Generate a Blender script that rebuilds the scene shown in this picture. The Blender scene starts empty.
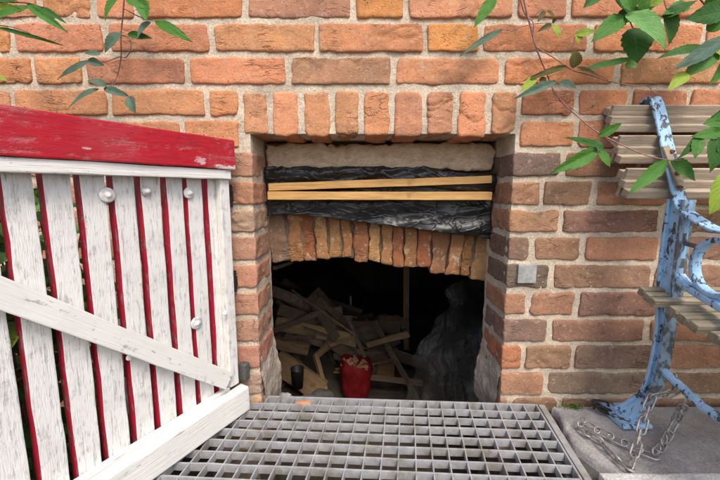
import bpy, bmesh, math, random
from mathutils import Vector, Matrix, noise
random.seed(7)
R = math.radians
sc = bpy.context.scene
col = sc.collection

# ------------------------------------------------------------------ camera
F_PX, HG, DIST, PITCH = 360.0, 0.4925, 0.785, R(8.0)
cam_d = bpy.data.cameras.new('camera'); cam = bpy.data.objects.new('camera', cam_d); col.objects.link(cam)
cam_d.sensor_width = 36; cam_d.lens = 18.0; cam_d.clip_start = 0.01; cam_d.clip_end = 200
cam.location = (0, -DIST, HG); cam.rotation_euler = (R(90) - PITCH, 0, 0)
sc.camera = cam

# ------------------------------------------------------------------ sky, sun, exposure
SUN_EL, SUN_AZ = R(52), R(163)            # azimuth clockwise from +Y
w = bpy.data.worlds.new('World'); sc.world = w; w.use_nodes = True
nt = w.node_tree; bg = nt.nodes['Background']
sky = nt.nodes.new('ShaderNodeTexSky'); sky.sky_type = 'NISHITA'; sky.sun_disc = False
sky.sun_elevation = SUN_EL; sky.sun_rotation = SUN_AZ; sky.dust_density = 3.0; sky.ozone_density = 0.6
nt.links.new(sky.outputs[0], bg.inputs[0]); bg.inputs[1].default_value = 0.15
sd = bpy.data.lights.new('sun', 'SUN'); sd.energy = 1.5; sd.angle = R(20); sd.color = (1.0, 0.93, 0.82)
sun = bpy.data.objects.new('sun', sd); col.objects.link(sun); sun.location = (0, -3, 4)
sdir = Vector((math.sin(SUN_AZ)*math.cos(SUN_EL), math.cos(SUN_AZ)*math.cos(SUN_EL), math.sin(SUN_EL)))
sun.rotation_euler = (-sdir).to_track_quat('-Z', 'Y').to_euler()
sc.view_settings.view_transform = 'Standard'; sc.view_settings.look = 'None'
sc.view_settings.gamma = 1; sc.view_settings.use_curve_mapping = False
sc.view_settings.exposure = 0.82

# ------------------------------------------------------------------ helpers
def alpha(v): return math.atan((v - 240) / F_PX) + PITCH
def at(u, v, Y):
    """point of the photo (720x480) standing at depth Y"""
    d = Y + DIST; dz = d * math.tan(alpha(v)); zc = d*math.cos(PITCH) + dz*math.sin(PITCH)
    return Vector(((u - 360) / F_PX * zc, Y, HG - dz))
def on(u, v, Z):
    """point of the photo lying at height Z"""
    d = (HG - Z) / math.tan(alpha(v)); return at(u, v, d - DIST)

def empty(name, loc=(0, 0, 0), rotz=0.0):
    o = bpy.data.objects.new(name, None); o.empty_display_size = 0.05
    col.objects.link(o); o.location = loc; o.rotation_euler = (0, 0, rotz); return o
def tag(o, label, cat, group=None, kind=None):
    o['label'] = label
    o['category'] = cat
    if group: o['group'] = group
    if kind: o['kind'] = kind
    return o
def mesh_obj(name, verts, faces, mats, parent=None, smooth=True, midx=None, cols=None, uvs=None):
    me = bpy.data.meshes.new(name); me.from_pydata([tuple(v) for v in verts], [], faces); me.update()
    for m in (mats if isinstance(mats, (list, tuple)) else [mats]): me.materials.append(m)
    me.polygons.foreach_set('use_smooth', [smooth]*len(me.polygons))
    if midx: me.polygons.foreach_set('material_index', midx)
    if cols:
        a = me.attributes.new('Col', 'FLOAT_COLOR', 'POINT')
        fl = []
        for c in cols: fl += [c[0], c[1], c[2], 1.0]
        a.data.foreach_set('color', fl)
    if uvs:
        l = me.uv_layers.new(name='UVMap')
        for lp in me.loops: l.data[lp.index].uv = uvs[lp.vertex_index]
    o = bpy.data.objects.new(name, me); col.objects.link(o)
    if parent: o.parent = parent
    return o
def bm_obj(name, bm, mats, parent=None, smooth=False):
    me = bpy.data.meshes.new(name); bmesh.ops.recalc_face_normals(bm, faces=bm.faces[:]); bm.to_mesh(me); bm.free()
    for m in (mats if isinstance(mats, (list, tuple)) else [mats]): me.materials.append(m)
    me.polygons.foreach_set('use_smooth', [smooth]*len(me.polygons))
    o = bpy.data.objects.new(name, me); col.objects.link(o)
    if parent: o.parent = parent
    return o
def box(bm, lo, hi, bev=0.0, mtx=None, mi=0, cuts=0, jit=0.0, seed=0):
    """bevelled box; cuts + jit give it slightly crooked faces"""
    lo = Vector(lo); hi = Vector(hi)
    t = bmesh.new(); bmesh.ops.create_cube(t, size=1.0)
    for v in t.verts: v.co = Vector([(lo[i]+hi[i])/2 + v.co[i]*(hi[i]-lo[i]) for i in range(3)])
    if bev: bmesh.ops.bevel(t, geom=t.edges[:], offset=bev, segments=2, affect='EDGES', profile=0.6)
    if cuts:
        s = hi - lo; ax = max(range(3), key=lambda i: s[i])
        es = [e for e in t.edges if abs((e.verts[0].co-e.verts[1].co)[ax]) > 0.6*s[ax]]
        bmesh.ops.subdivide_edges(t, edges=es, cuts=cuts, use_grid_fill=True)
    if jit:
        for v in t.verts:
            p = v.co*18 + Vector((seed*3.1, seed*1.7, seed))
            v.co += noise.noise_vector(p)*jit
    vs = []
    for v in t.verts:
        vs.append(bm.verts.new(mtx @ v.co if mtx else v.co))
    t.verts.index_update()
    for f in t.faces:
        nf = bm.faces.new([vs[v.index] for v in f.verts]); nf.material_index = mi
    t.free()
def axis_mtx(a, b, up=Vector((0, 0, 1)), roll=0.0):
    """frame at a, X towards b"""
    x = (b-a).normalized(); y = up.cross(x)
    if y.length < 1e-4: y = Vector((0, 1, 0)).cross(x)
    y.normalize(); z = x.cross(y)
    m = Matrix((x, y, z)).transposed().to_4x4(); m.translation = a
    return m @ Matrix.Rotation(roll, 4, 'X')
def tube(bm, pts, rad, seg=8, closed=False, flat=None):
    """swept tube; rad number or list; flat=(up, wx, wy) gives a rectangular bar instead"""
    n = len(pts); rings = []; prev = None
    for i, p in enumerate(pts):
        if closed: t = pts[(i+1) % n]-pts[i-1]
        else: t = pts[min(i+1, n-1)]-pts[max(i-1, 0)]
        t.normalize()
        if flat: s = flat[0]
        else:
            s = prev if prev else (Vector((0, 0, 1)) if abs(t.z) < .9 else Vector((1, 0, 0)))
        a = (s - t*s.dot(t)).normalized(); prev = a; b = t.cross(a)
        r = rad[i] if isinstance(rad, (list, tuple)) else rad
        if flat:
            hx, hy = flat[1]/2, flat[2]/2; c = .25
            prof = [(hx, hy*(1-c*2)), (hx*.9, hy), (-hx*.9, hy), (-hx, hy*(1-c*2)), (-hx, -hy*(1-c*2)), (-hx*.9, -hy), (hx*.9, -hy), (hx, -hy*(1-c*2))]
            rings.append([bm.verts.new(p + a*x*r + b*y*r) for x, y in prof])
        else:
            rings.append([bm.verts.new(p + (a*math.cos(2*math.pi*k/seg)+b*math.sin(2*math.pi*k/seg))*r) for k in range(seg)])
    m = len(rings[0])
    for i in range(n if closed else n-1):
        A, B = rings[i], rings[(i+1) % n]
        for k in range(m): bm.faces.new([A[k], A[(k+1) % m], B[(k+1) % m], B[k]])
    if not closed:
        bm.faces.new(rings[0][::-1]); bm.faces.new(rings[-1])
def spline(pts, n=6):
    out = []
    for i in range(len(pts)-1):
        p0, p1, p2, p3 = pts[max(i-1, 0)], pts[i], pts[i+1], pts[min(i+2, len(pts)-1)]
        for k in range(n):
            t = k/n
            out.append(0.5*((2*p1)+(p2-p0)*t+(2*p0-5*p1+4*p2-p3)*t*t+(3*p1-p0-3*p2+p3)*t**3))
    out.append(pts[-1].copy()); return out

# ------------------------------------------------------------------ materials
class NT:
    def __init__(s, name):
        s.m = bpy.data.materials.new(name); s.m.use_nodes = True; s.t = s.m.node_tree
        s.b = s.t.nodes['Principled BSDF']; s.out = s.t.nodes['Material Output']
        s.tc = s.t.nodes.new('ShaderNodeTexCoord').outputs['Object']
    def put(s, sock, v):
        if isinstance(v, bpy.types.NodeSocket): s.t.links.new(v, sock)
        elif isinstance(v, (tuple, list)) and len(v) == 3 and sock.type == 'RGBA': sock.default_value = (*v, 1)
        else: sock.default_value = v
    def node(s, ty, **k):
        n = s.t.nodes.new(ty)
        for a, b in k.items(): setattr(n, a, b)
        return n
    def mapping(s, scale, rot=(0, 0, 0), loc=(0, 0, 0)):
        n = s.node('ShaderNodeMapping'); s.put(n.inputs[0], s.tc)
        n.inputs['Scale'].default_value = scale; n.inputs['Rotation'].default_value = rot; n.inputs['Location'].default_value = loc
        return n.outputs[0]
    def noise(s, scale, detail=4, rough=.55, vec=None, dist=0.0):
        n = s.node('ShaderNodeTexNoise'); s.put(n.inputs['Vector'], vec if vec else s.tc)
        n.inputs['Scale'].default_value = scale; n.inputs['Detail'].default_value = detail
        n.inputs['Roughness'].default_value = rough; n.inputs['Distortion'].default_value = dist
        return n.outputs[0]
    def voro(s, scale, vec=None, feature='F1', out='Distance'):
        n = s.node('ShaderNodeTexVoronoi', feature=feature); s.put(n.inputs['Vector'], vec if vec else s.tc)
        n.inputs['Scale'].default_value = scale; return n.outputs[out]
    def ramp(s, f, a, b, lo=0.0, hi=1.0):
        n = s.node('ShaderNodeMapRange'); n.interpolation_type = 'SMOOTHSTEP'
        s.put(n.inputs[0], f); n.inputs[1].default_value = a; n.inputs[2].default_value = b
        n.inputs[3].default_value = lo; n.inputs[4].default_value = hi; return n.outputs[0]
    def mix(s, f, a, b, mode='MIX'):
        n = s.node('ShaderNodeMix', data_type='RGBA', blend_type=mode)
        s.put(n.inputs[0], f); s.put(n.inputs[6], a); s.put(n.inputs[7], b); return n.outputs[2]
    def math(s, op, a, b=0.0):
        n = s.node('ShaderNodeMath', operation=op); s.put(n.inputs[0], a); s.put(n.inputs[1], b); return n.outputs[0]
    def attr(s, name='Col'):
        return s.node('ShaderNodeAttribute', attribute_name=name).outputs['Color']
    def bump(s, h, dist=.002, strength=1.0, prev=None):
        n = s.node('ShaderNodeBump'); s.put(n.inputs['Height'], h); n.inputs['Distance'].default_value = dist
        n.inputs['Strength'].default_value = strength
        if prev: s.put(n.inputs['Normal'], prev)
        return n.outputs[0]
    def xyz(s):
        n = s.node('ShaderNodeSeparateXYZ'); s.put(n.inputs[0], s.tc); return n.outputs
    def fin(s, color, rough=.8, normal=None, metal=0.0, spec=.3):
        s.put(s.b.inputs['Base Color'], color); s.put(s.b.inputs['Roughness'], rough)
        s.put(s.b.inputs['Metallic'], metal); s.b.inputs['Specular IOR Level'].default_value = spec
        if normal: s.put(s.b.inputs['Normal'], normal)
        return s.m

def m_brick(name='brick', smear=.55):
    n = NT(name); c = n.attr()
    big = n.noise(20, 4, .55); fine = n.noise(190, 4, .65)
    c = n.mix(n.ramp(big, .35, .7), c, n.mix(1.0, c, (1.22, 1.16, 1.10), 'MULTIPLY'))
    c = n.mix(n.ramp(fine, .3, .75, .0, .8), n.mix(1.0, c, (.86, .82, .80), 'MULTIPLY'), n.mix(1.0, c, (1.12, 1.12, 1.12), 'MULTIPLY'))
    soot = n.noise(8, 5, .65, vec=n.mapping((1, 1, 2.2)))
    c = n.mix(n.ramp(soot, .56, .72, 0, .55), c, n.mix(1.0, c, (.48, .47, .50), 'MULTIPLY'))
    sm = n.noise(34, 6, .75)                                  # lime bloom left by pointing
    c = n.mix(n.ramp(sm, .54, .74, 0, smear), c, (.53, .42, .31))
    c = n.mix(n.ramp(n.noise(5, 6, .7, vec=n.mapping((1, 1, .45), loc=(3, 1, 2))), .56, .70, 0, .30), c, n.mix(1.0, c, (.62, .58, .56), 'MULTIPLY'))
    pit = n.voro(95); c = n.mix(n.ramp(pit, .16, .03, 0, .6), c, (.09, .05, .035))
    grit = n.voro(210, out='Color'); gs = n.node('ShaderNodeSeparateColor'); n.put(gs.inputs[0], grit)
    c = n.mix(n.ramp(gs.outputs[0], .955, .985, 0, .35), c, (.50, .40, .30))
    b1 = n.bump(n.noise(60, 7, .72), .0045, .8); b2 = n.bump(n.noise(330, 4, .65), .0014, .9, b1)
    wr = n.math('ABSOLUTE', n.math('SUBTRACT', n.noise(1.0, 3, .55, vec=n.mapping((14, 14, 44)), dist=1.2), .5))
    fold = n.math('MULTIPLY', n.ramp(wr, .035, .0), n.ramp(n.noise(13, 3, .5), .53, .66))
    c = n.mix(n.math('MULTIPLY', fold, .35), c, n.mix(1.0, c, (.45, .38, .36), 'MULTIPLY'))
    b3 = n.bump(n.ramp(pit, .0, .2), .0015, .8, n.bump(n.math('SUBTRACT', 1.0, fold), .0025, .8, b2))
    return n.fin(c, .92, b3, 0, .15)
def m_mortar(name='mortar', base=(.50, .425, .325)):
    n = NT(name); s1 = n.noise(240, 5, .7); s2 = n.noise(14, 4, .6)
    c = n.mix(n.ramp(s2, .35, .68), base, tuple(x*.72 for x in base))
    c = n.mix(n.ramp(s1, .3, .72), n.mix(1.0, c, (.72, .70, .68), 'MULTIPLY'), n.mix(1.0, c, (1.15, 1.15, 1.15), 'MULTIPLY'))
    c = n.mix(n.ramp(n.noise(45, 5, .7), .60, .76, 0, .6), c, tuple(x*.38 for x in base))
    c = n.mix(n.ramp(n.noise(4.5, 6, .72), .50, .68, 0, .5), c, tuple(x*k for x, k in zip(base, (.62, .58, .56))))
    b1 = n.bump(n.noise(90, 6, .75), .005, .8); b2 = n.bump(n.noise(420, 2, .5), .0012, .9, b1)
    return n.fin(c, .95, b2, 0, .1)
def m_wood(name, a, b, grain=(6, 90, 90), knots=True, rough=.75):
    n = NT(name); g = n.noise(1.0, 6, .65, vec=n.mapping(grain), dist=.6); fine = n.noise(1.0, 4, .7, vec=n.mapping(tuple(x*4 for x in grain)))
    c = n.mix(n.ramp(g, .32, .68), a, b)
    c = n.mix(n.ramp(fine, .35, .7, 0, .5), c, tuple(x*.55 for x in b))
    if knots: c = n.mix(n.ramp(n.noise(20, 3, .5), .63, .75, 0, .5), c, tuple(x*.5 for x in b))
    return n.fin(c, rough, n.bump(fine, .0012, .7, n.bump(g, .002, .6)), 0, .2)
def m_paint(name, paint, worn, under, streak, lo=.60, hi=.66, fade=None, rough=.5, dirt=(.28, .25, .2), chips=1.0, patches=()):
    """old paint: brush marks, worn streaks down to the wood, small chips"""
    n = NT(name); st = n.noise(1.0, 6, .7, vec=n.mapping(streak), dist=.5); ch = n.noise(70, 6, .7); ph = n.noise(9, 3, .6)
    brush = n.noise(1.0, 3, .6, vec=n.mapping(tuple(x*3 for x in streak)))
    c = n.mix(n.ramp(brush, .35, .7, 0, .35), paint, worn)
    if fade: c = n.mix(n.ramp(ph, .4, .7, 0, .7), c, fade)
    c = n.mix(n.ramp(n.noise(26, 6, .75), .48, .72, 0, .55), c, dirt)
    k = n.math('ADD', n.math('MULTIPLY', st, .62), n.math('MULTIPLY', ch, .38))
    worn_m = n.ramp(n.math('ADD', k, n.math('MULTIPLY', ph, .12)), lo, hi, 0, chips)
    c = n.mix(worn_m, c, under)
    for (px, pz, rx, rz, pc) in patches:                      # a scraped place on the board
        x = n.xyz(); dx = n.math('DIVIDE', n.math('SUBTRACT', x[0], px), rx); dz = n.math('DIVIDE', n.math('SUBTRACT', x[2], pz), rz)
        dd = n.math('ADD', n.math('MULTIPLY', dx, dx), n.math('MULTIPLY', dz, dz))
        dd = n.math('ADD', dd, n.math('MULTIPLY', n.math('SUBTRACT', n.noise(1.0, 5, .75, vec=n.mapping((70, 150, 170))), .5), 6.0))
        c = n.mix(n.ramp(dd, 1.1, .2, 0, .8), c, pc)
    b = n.bump(n.math('SUBTRACT', 1.0, worn_m), .0012, .9, n.bump(brush, .0016, .6))
    return n.fin(c, rough, b, 0, .35)
def m_simple(name, c, var=.25, scale=40, rough=.7, metal=0.0, bump=.001, spec=.3):
    n = NT(name); f = n.noise(scale, 5, .65)
    cc = n.mix(n.ramp(f, .3, .7), tuple(x*(1-var) for x in c), tuple(x*(1+var) for x in c))
    return n.fin(cc, rough, n.bump(n.noise(scale*3, 4, .65), bump, .8), metal, spec)
def m_leaf(name, c, c2, spec=.22):
    n = NT(name); uv = n.node('ShaderNodeTexCoord').outputs['UV']
    sp = n.node('ShaderNodeSeparateXYZ'); n.put(sp.inputs[0], uv)
    v = n.math('ABSOLUTE', n.math('SUBTRACT', sp.outputs[1], .5))
    rib = n.ramp(v, .03, .0)
    wv = n.math('SINE', n.math('MULTIPLY', n.math('SUBTRACT', sp.outputs[0], n.math('MULTIPLY', v, .55)), 48.0))
    vein = n.ramp(wv, .80, .99, 0, .55)
    cc = n.mix(n.ramp(n.noise(30, 4, .6), .3, .7), c, c2)
    cc = n.mix(n.math('MAXIMUM', rib, vein), cc, tuple(min(1, x*1.55+.012) for x in c2))
    cc = n.mix(n.ramp(n.noise(45, 5, .65), .62, .72, 0, .7), cc, (.12, .085, .03))
    cc2 = n.mix(1.0, cc, (1.3, 1.45, .5), 'MULTIPLY')
    n.fin(cc, .55, n.bump(n.math('MULTIPLY', n.math('MAXIMUM', rib, vein), -1.0), .0015, .7, n.bump(n.noise(60, 3), .003, .4)), 0, spec)
    tr = n.node('ShaderNodeBsdfTranslucent'); n.put(tr.inputs[0], cc2)
    mx = n.node('ShaderNodeMixShader'); mx.inputs[0].default_value = .22
    n.t.links.new(n.b.outputs[0], mx.inputs[1]); n.t.links.new(tr.outputs[0], mx.inputs[2]); n.t.links.new(mx.outputs[0], n.out.inputs[0])
    return n.m

M = {}
M['brick'] = m_brick(); M['brick_arch'] = m_brick('arch_brick', .95); M['mortar'] = m_mortar('mortar', (.70, .595, .465))
M['plaster'] = m_mortar('old_plaster', (.56, .475, .40))
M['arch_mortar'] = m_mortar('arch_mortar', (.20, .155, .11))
M['core'] = m_simple('masonry', (.2, .16, .13))
M['white'] = m_paint('white_paint', (.74, .725, .695), (.66, .645, .615), (.40, .39, .37), (200, 200, 22), .57, .74, rough=.6, dirt=(.46, .45, .43), chips=.75)
M['white_rail'] = m_paint('white_paint_rail', (.75, .735, .695), (.68, .665, .62), (.36, .335, .30), (6, 110, 110), .625, .71, rough=.5, dirt=(.68, .655, .60), chips=.7)
M['red'] = m_paint('red_paint', (.43, .008, .020), (.33, .012, .024), (.46, .17, .18), (13, 150, 60), .565, .70, fade=(.40, .04, .05), rough=.5, dirt=(.25, .015, .025), chips=.55, patches=((-.075, .545, .012, .008, (.62, .42, .45)), (.000, .533, .055, .0085, (.70, .62, .62)), (-.40, .56, .05, .012, (.44, .10, .11)), (-.26, .549, .006, .0015, (.62, .40, .40))))
M['red_edge'] = m_paint('red_paint_edge', (.46, .016, .045), (.36, .018, .042), (.30, .17, .16), (100, 100, 22), .585, .64, rough=.5, dirt=(.16, .02, .03), chips=.8)
M['blue'] = m_paint('blue_paint', (.34, .54, .75), (.30, .48, .69), (.085, .07, .065), (95, 95, 38), .585, .625, rough=.45, dirt=(.20, .32, .46))
M['blue_worn'] = m_paint('worn_blue_paint', (.29, .41, .52), (.25, .35, .46), (.13, .125, .12), (60, 60, 24), .53, .62, rough=.55, dirt=(.22, .21, .19))
M['bolt'] = m_simple('painted_bolt', (.76, .745, .71), .18, 160, .75, 0, .0015)
M['bolt_dirty'] = m_simple('dirty_painted_bolt', (.60, .58, .55), .35, 160, .8, 0, .0015)
M['iron'] = m_simple('old_iron', (.16, .155, .15), .4, 60, .6, .5)
M['dark_iron'] = m_simple('dark_iron', (.03, .028, .028), .4, 60, .6, .3)
def m_steel():
    n = NT('galvanised_steel'); c = n.mix(n.ramp(n.noise(55, 5, .65), .3, .7), (.33, .33, .34), (.46, .46, .47))
    c = n.mix(n.ramp(n.noise(16, 5, .7), .46, .68, 0, .8), c, (.24, .22, .175))
    rm = n.ramp(n.noise(30, 6, .75, vec=n.mapping((1, 1, 1), loc=(5, 2, 7))), .62, .72, 0, .8); c = n.mix(rm, c, (.22, .105, .05))
    return n.fin(c, n.ramp(rm, 0, 1, .52, .85), n.bump(n.noise(220, 4, .65), .0006, .8), .25, .4)
M['steel'] = m_steel()
M['chain'] = m_simple('chain_steel', (.34, .325, .31), .40, 70, .48, .6, .0006, .5)
M['rust'] = m_simple('rust', (.26, .10, .045), .4, 90, .8, .1)
M['batten'] = m_wood('new_pine', (.62, .37, .14), (.48, .265, .095), (5, 90, 90))
M['bench_wood'] = m_wood('weathered_bench_wood', (.47, .385, .29), (.34, .27, .20), (7, 120, 120))
M['bench_seat'] = m_wood('mossy_bench_wood', (.38, .32, .25), (.22, .19, .12), (5, 90, 90))
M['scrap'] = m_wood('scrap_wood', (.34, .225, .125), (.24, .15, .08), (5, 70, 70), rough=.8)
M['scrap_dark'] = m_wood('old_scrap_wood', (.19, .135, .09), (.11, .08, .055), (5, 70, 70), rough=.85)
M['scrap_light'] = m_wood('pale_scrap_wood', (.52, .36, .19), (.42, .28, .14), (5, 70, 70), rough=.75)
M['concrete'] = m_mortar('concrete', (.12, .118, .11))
M['stone'] = m_mortar('slab_stone', (.45, .435, .425))
M['kerb'] = m_mortar('pale_kerb', (.72, .72, .70))
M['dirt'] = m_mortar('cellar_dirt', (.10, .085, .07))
M['soil'] = m_mortar('soil', (.12, .095, .07))
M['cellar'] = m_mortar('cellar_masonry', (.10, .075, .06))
M['card'] = m_simple('cardboard', (.27, .155, .075), .2, 30, .9)
M['red_bag'] = m_simple('red_sack', (.16, .007, .010), .3, 45, .45, 0, .002)
M['kindling'] = m_wood('kindling', (.40, .22, .13), (.30, .15, .085), (10, 80, 80))
M['sack'] = m_simple('grey_sack', (.16, .15, .13), .25, 30, .8, 0, .003)
M['paper'] = m_simple('crumpled_paper', (.30, .20, .15), .3, 50, .85, 0, .003)
M['pot'] = m_simple('black_bucket', (.012, .012, .013), .3, 40, .5)
M['stem'] = m_simple('red_brown_stem', (.15, .075, .055), .3, 120, .7)
M['stem_pink'] = m_simple('pinkish_stem', (.30, .16, .14), .3, 120, .65)
def m_plastic(name, c, rough, alpha=1.0):
    n = NT(name); f = n.noise(14, 5, .6); d = n.noise(3, 3, .6, dist=1.0)
    cc = n.mix(n.ramp(n.noise(8, 5, .7), .45, .75, 0, .8), c, tuple(min(1, x*2.6+.012) for x in c))
    cr = n.math('ABSOLUTE', n.math('SUBTRACT', n.noise(1.0, 3, .5, vec=n.mapping((10, 10, 17), rot=(0, .6, 0)), dist=1.0), .5))
    b = n.bump(n.ramp(cr, .05, .0), .003, .5)
    n.fin(cc, rough, b, 0, .5)
    if alpha < 1:
        tr = n.node('ShaderNodeBsdfTransparent'); mx = n.node('ShaderNodeMixShader')
        n.put(mx.inputs[0], n.ramp(n.noise(4, 3, .5), .35, .68, max(0, alpha-.22), min(1, alpha+.2)))
        n.t.links.new(tr.outputs[0], mx.inputs[1]); n.t.links.new(n.b.outputs[0], mx.inputs[2]); n.t.links.new(mx.outputs[0], n.out.inputs[0])
    return n.m
M['black_plastic'] = m_plastic('black_plastic', (.012, .012, .013), .40)
M['film'] = m_plastic('dusty_film', (.25, .228, .20), .6, .42)
M['leaf'] = m_leaf('green_leaf', (.045, .145, .020), (.075, .195, .032))
M['leaf_dark'] = m_leaf('dark_leaf', (.028, .095, .016), (.045, .125, .024))
M['leaf_blue'] = m_leaf('grey_green_leaf', (.060, .110, .075), (.095, .155, .105), .4)
M['leaf_light'] = m_leaf('light_leaf', (.11, .27, .07), (.15, .32, .095))
M['leaf_lime'] = m_leaf('yellow_green_leaf', (.20, .30, .035), (.27, .36, .05))
M['leaf_bronze'] = m_leaf('bronze_leaf', (.075, .070, .022), (.11, .10, .03))

# ------------------------------------------------------------------ brick wall
XL, XR, RV = -0.2305, 0.328, 0.125                     # opening sides and depth of the reveal
ZL0, ZL1 = 0.604, 0.702                                # rowlock lintel

class Bricks:
    def __init__(s): s.V = []; s.F = []; s.C = []
    def add(s, c, half, colr, res=.0055, r=.006, amp=1.0, mtx=None, faces=('-y', '+x', '-x', '+z', '-z'), depth_res=None):
        a = Vector(half); seed = Vector((random.uniform(-50, 50), random.uniform(-50, 50), random.uniform(-50, 50)))
        c = Vector(c); key = {}
        tint = [random.uniform(-.05, .05) for _ in range(3)]
        def lines(h, rs):
            n = max(2, int(round(2*(h-r)/rs)))
            return [-h, -h+.35*r] + [-(h-r) + 2*(h-r)*i/n for i in range(n+1)] + [h-.35*r, h]
        L = [lines(a[0], res), lines(a[1], depth_res or res*1.6), lines(a[2], res)]
        def vert(p):
            k = (round(p[0], 5), round(p[1], 5), round(p[2], 5))
            if k in key: return key[k]
            q = Vector([max(-(a[i]-r), min(a[i]-r, p[i])) for i in range(3)])
            n = Vector(p) - q
            n = n.normalized() if n.length > 1e-7 else Vector((0, -1, 0))
            b = q + n*r; s0 = b + seed
            d = noise.noise(s0*28)*.0016 + noise.noise(s0*70)*.0009 + noise.noise(Vector((s0.x*9, s0.y*9, s0.z*16)))*.0013
            wv = noise.noise_vector(s0*20)*.35
            cr = abs(noise.noise(Vector((s0.x*9, s0.y*9, s0.z*30)) + wv*2.6)); mk = noise.noise(s0*10 + Vector((9, 3, 1)))
            cre = math.exp(-(cr/.075)**2) * max(0, min(1, (mk-.03)*3.0))
            d -= cre*.0030
            wp = noise.noise_vector(s0*26)*.0025 + noise.noise_vector(s0*75)*.0014
            ex = max(0, abs(b.x)-a[0]+.010)/.010; ez = max(0, abs(b.z)-a[2]+.010)/.010
            if ex*ez > 0 and amp < 1.15:                                     # worn, chipped corners
                ck = ex*ez*(.0006+.0062*max(0, noise.noise(c*31+Vector((math.copysign(7, b.x), 0, math.copysign(11, b.z))))-.02))
                wp = Vector((wp.x-math.copysign(ck, b.x), 0, wp.z-math.copysign(ck, b.z)))
            P = c + (b + n*d*amp + Vector((wp.x, 0, wp.z))*amp)
            sh = 1 + noise.noise(s0*16)*.12 + noise.noise(s0*5.5)*.16
            s.V.append(mtx @ P if mtx else P)
            dk = 1 - .18*cre
            s.C.append([max(.01, colr[i]*(1+tint[i])*sh*dk) for i in range(3)])
            key[k] = len(s.V)-1; return key[k]
        for f in faces:
            ax = 'xyz'.index(f[1]); sg = 1 if f[0] == '+' else -1
            u, v = [i for i in range(3) if i != ax]
            for i in range(len(L[u])-1):
                for j in range(len(L[v])-1):
                    q = []
                    for (x, y) in ((i, j), (i+1, j), (i+1, j+1), (i, j+1)):
                        p = [0, 0, 0]; p[ax] = sg*a[ax]; p[u] = L[u][x]; p[v] = L[v][y]; q.append(vert(p))
                    flip = (sg > 0) == (ax == 1)
                    s.F.append(q[::-1] if flip else q)
    def obj(s, name, parent, m=None): return mesh_obj(name, s.V, s.F, m or M['brick'], parent, True, cols=s.C)

ORANGE = [(.55, .25, .122), (.51, .243, .13), (.54, .258, .132), (.50, .228, .115), (.52, .255, .142), (.48, .228, .125)]
YELLOW = (.56, .25, .092); GREYB = (.38, .215, .14); GREYT = (.40, .22, .13)
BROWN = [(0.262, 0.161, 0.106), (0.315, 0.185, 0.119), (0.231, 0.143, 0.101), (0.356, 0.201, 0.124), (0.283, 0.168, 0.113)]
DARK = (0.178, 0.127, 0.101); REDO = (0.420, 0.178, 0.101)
LEFTP = [(.42, .25, .17), (.39, .215, .15), (.36, .25, .19), (.44, .225, .14)]

def wx(u, v): return at(u, v, 0).x
rows_v = [20, 54, 86.5, 118, 149.7, 179, 207.5, 235, 263, 291, 318, 344, 371, 397]
ZJ = [HG - DIST*math.tan(alpha(v)) for v in rows_v]
JW = .0115
wall = tag(empty('brick_wall', (0, 0, 0)), 'old orange and brown brick wall with wide pale joints around the low cellar opening', 'wall')
br = Bricks()
random.seed(11)
def lay(z0, z1, x0, x1, joints, pal, special=None, corner=None, res=.0038):
    """one course from x0 to x1 with vertical joints at joints; corner = 'l' / 'r' side that ends at the opening"""
    js = sorted(j for j in joints if x0+.02 < j < x1-.02)
    xs = [x0]+js+[x1]
    for i in range(len(xs)-1):
        a, b = xs[i], xs[i+1]
        la = 0 if (i == 0 and corner == 'l') else JW/2
        lb = 0 if (i == len(xs)-2 and corner == 'r') else JW/2
        a += la*random.uniform(.8, 1.3); b -= lb*random.uniform(.8, 1.3)
        c = random.choice(pal)
        if special:
            for (p, cc) in special:
                if a < p < b: c = cc
        k = random.uniform(.94, 1.07); c = tuple(x*k for x in c)
        isc = (i == 0 and corner == 'l') or (i == len(xs)-2 and corner == 'r')
        hz = (z1-z0)/2 - JW/2*random.uniform(.85, 1.2)
        dy = RV/2 if isc else .016
        yf = random.uniform(-.0012, .0018)
        fs = ('-y', '+x', '-x', '+z', '-z')
        rs = res if -.85 < (a+b)/2 < .85 else .016
        sl = random.uniform(-.004, .004)
        m = Matrix.Translation(((a+b)/2, 0, (z0+z1)/2)) @ Matrix.Rotation(sl, 4, 'Y') @ Matrix.Translation((-(a+b)/2, 0, -(z0+z1)/2))
        br.add(((a+b)/2, yf+dy, (z0+z1)/2), ((b-a)/2, dy, hz), c, rs, random.uniform(.0032, .005), 1.0, None if isc else m, fs)
def extend(js, lo=-1.35, hi=1.35):
    js = sorted(js); out = list(js); k = 0
    x = js[0]
    while x > lo: x -= (.22 if k % 2 else .112)+random.uniform(-.006, .006); out.append(x); k += 1
    k = 0; x = js[-1]
    while x < hi: x += (.22 if k % 2 == 0 else .112)+random.uniform(-.006, .006); out.append(x); k += 1
    return sorted(out)
W0, W1 = -1.35, 1.35
# courses above the picture
z = ZJ[0]+.0632
for k in range(5):
    lay(z, z+.0632, W0, W1, extend([-.1+.11*(k % 2), .12+.11*(k % 2)]), ORANGE, res=.012); z += .0632
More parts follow.
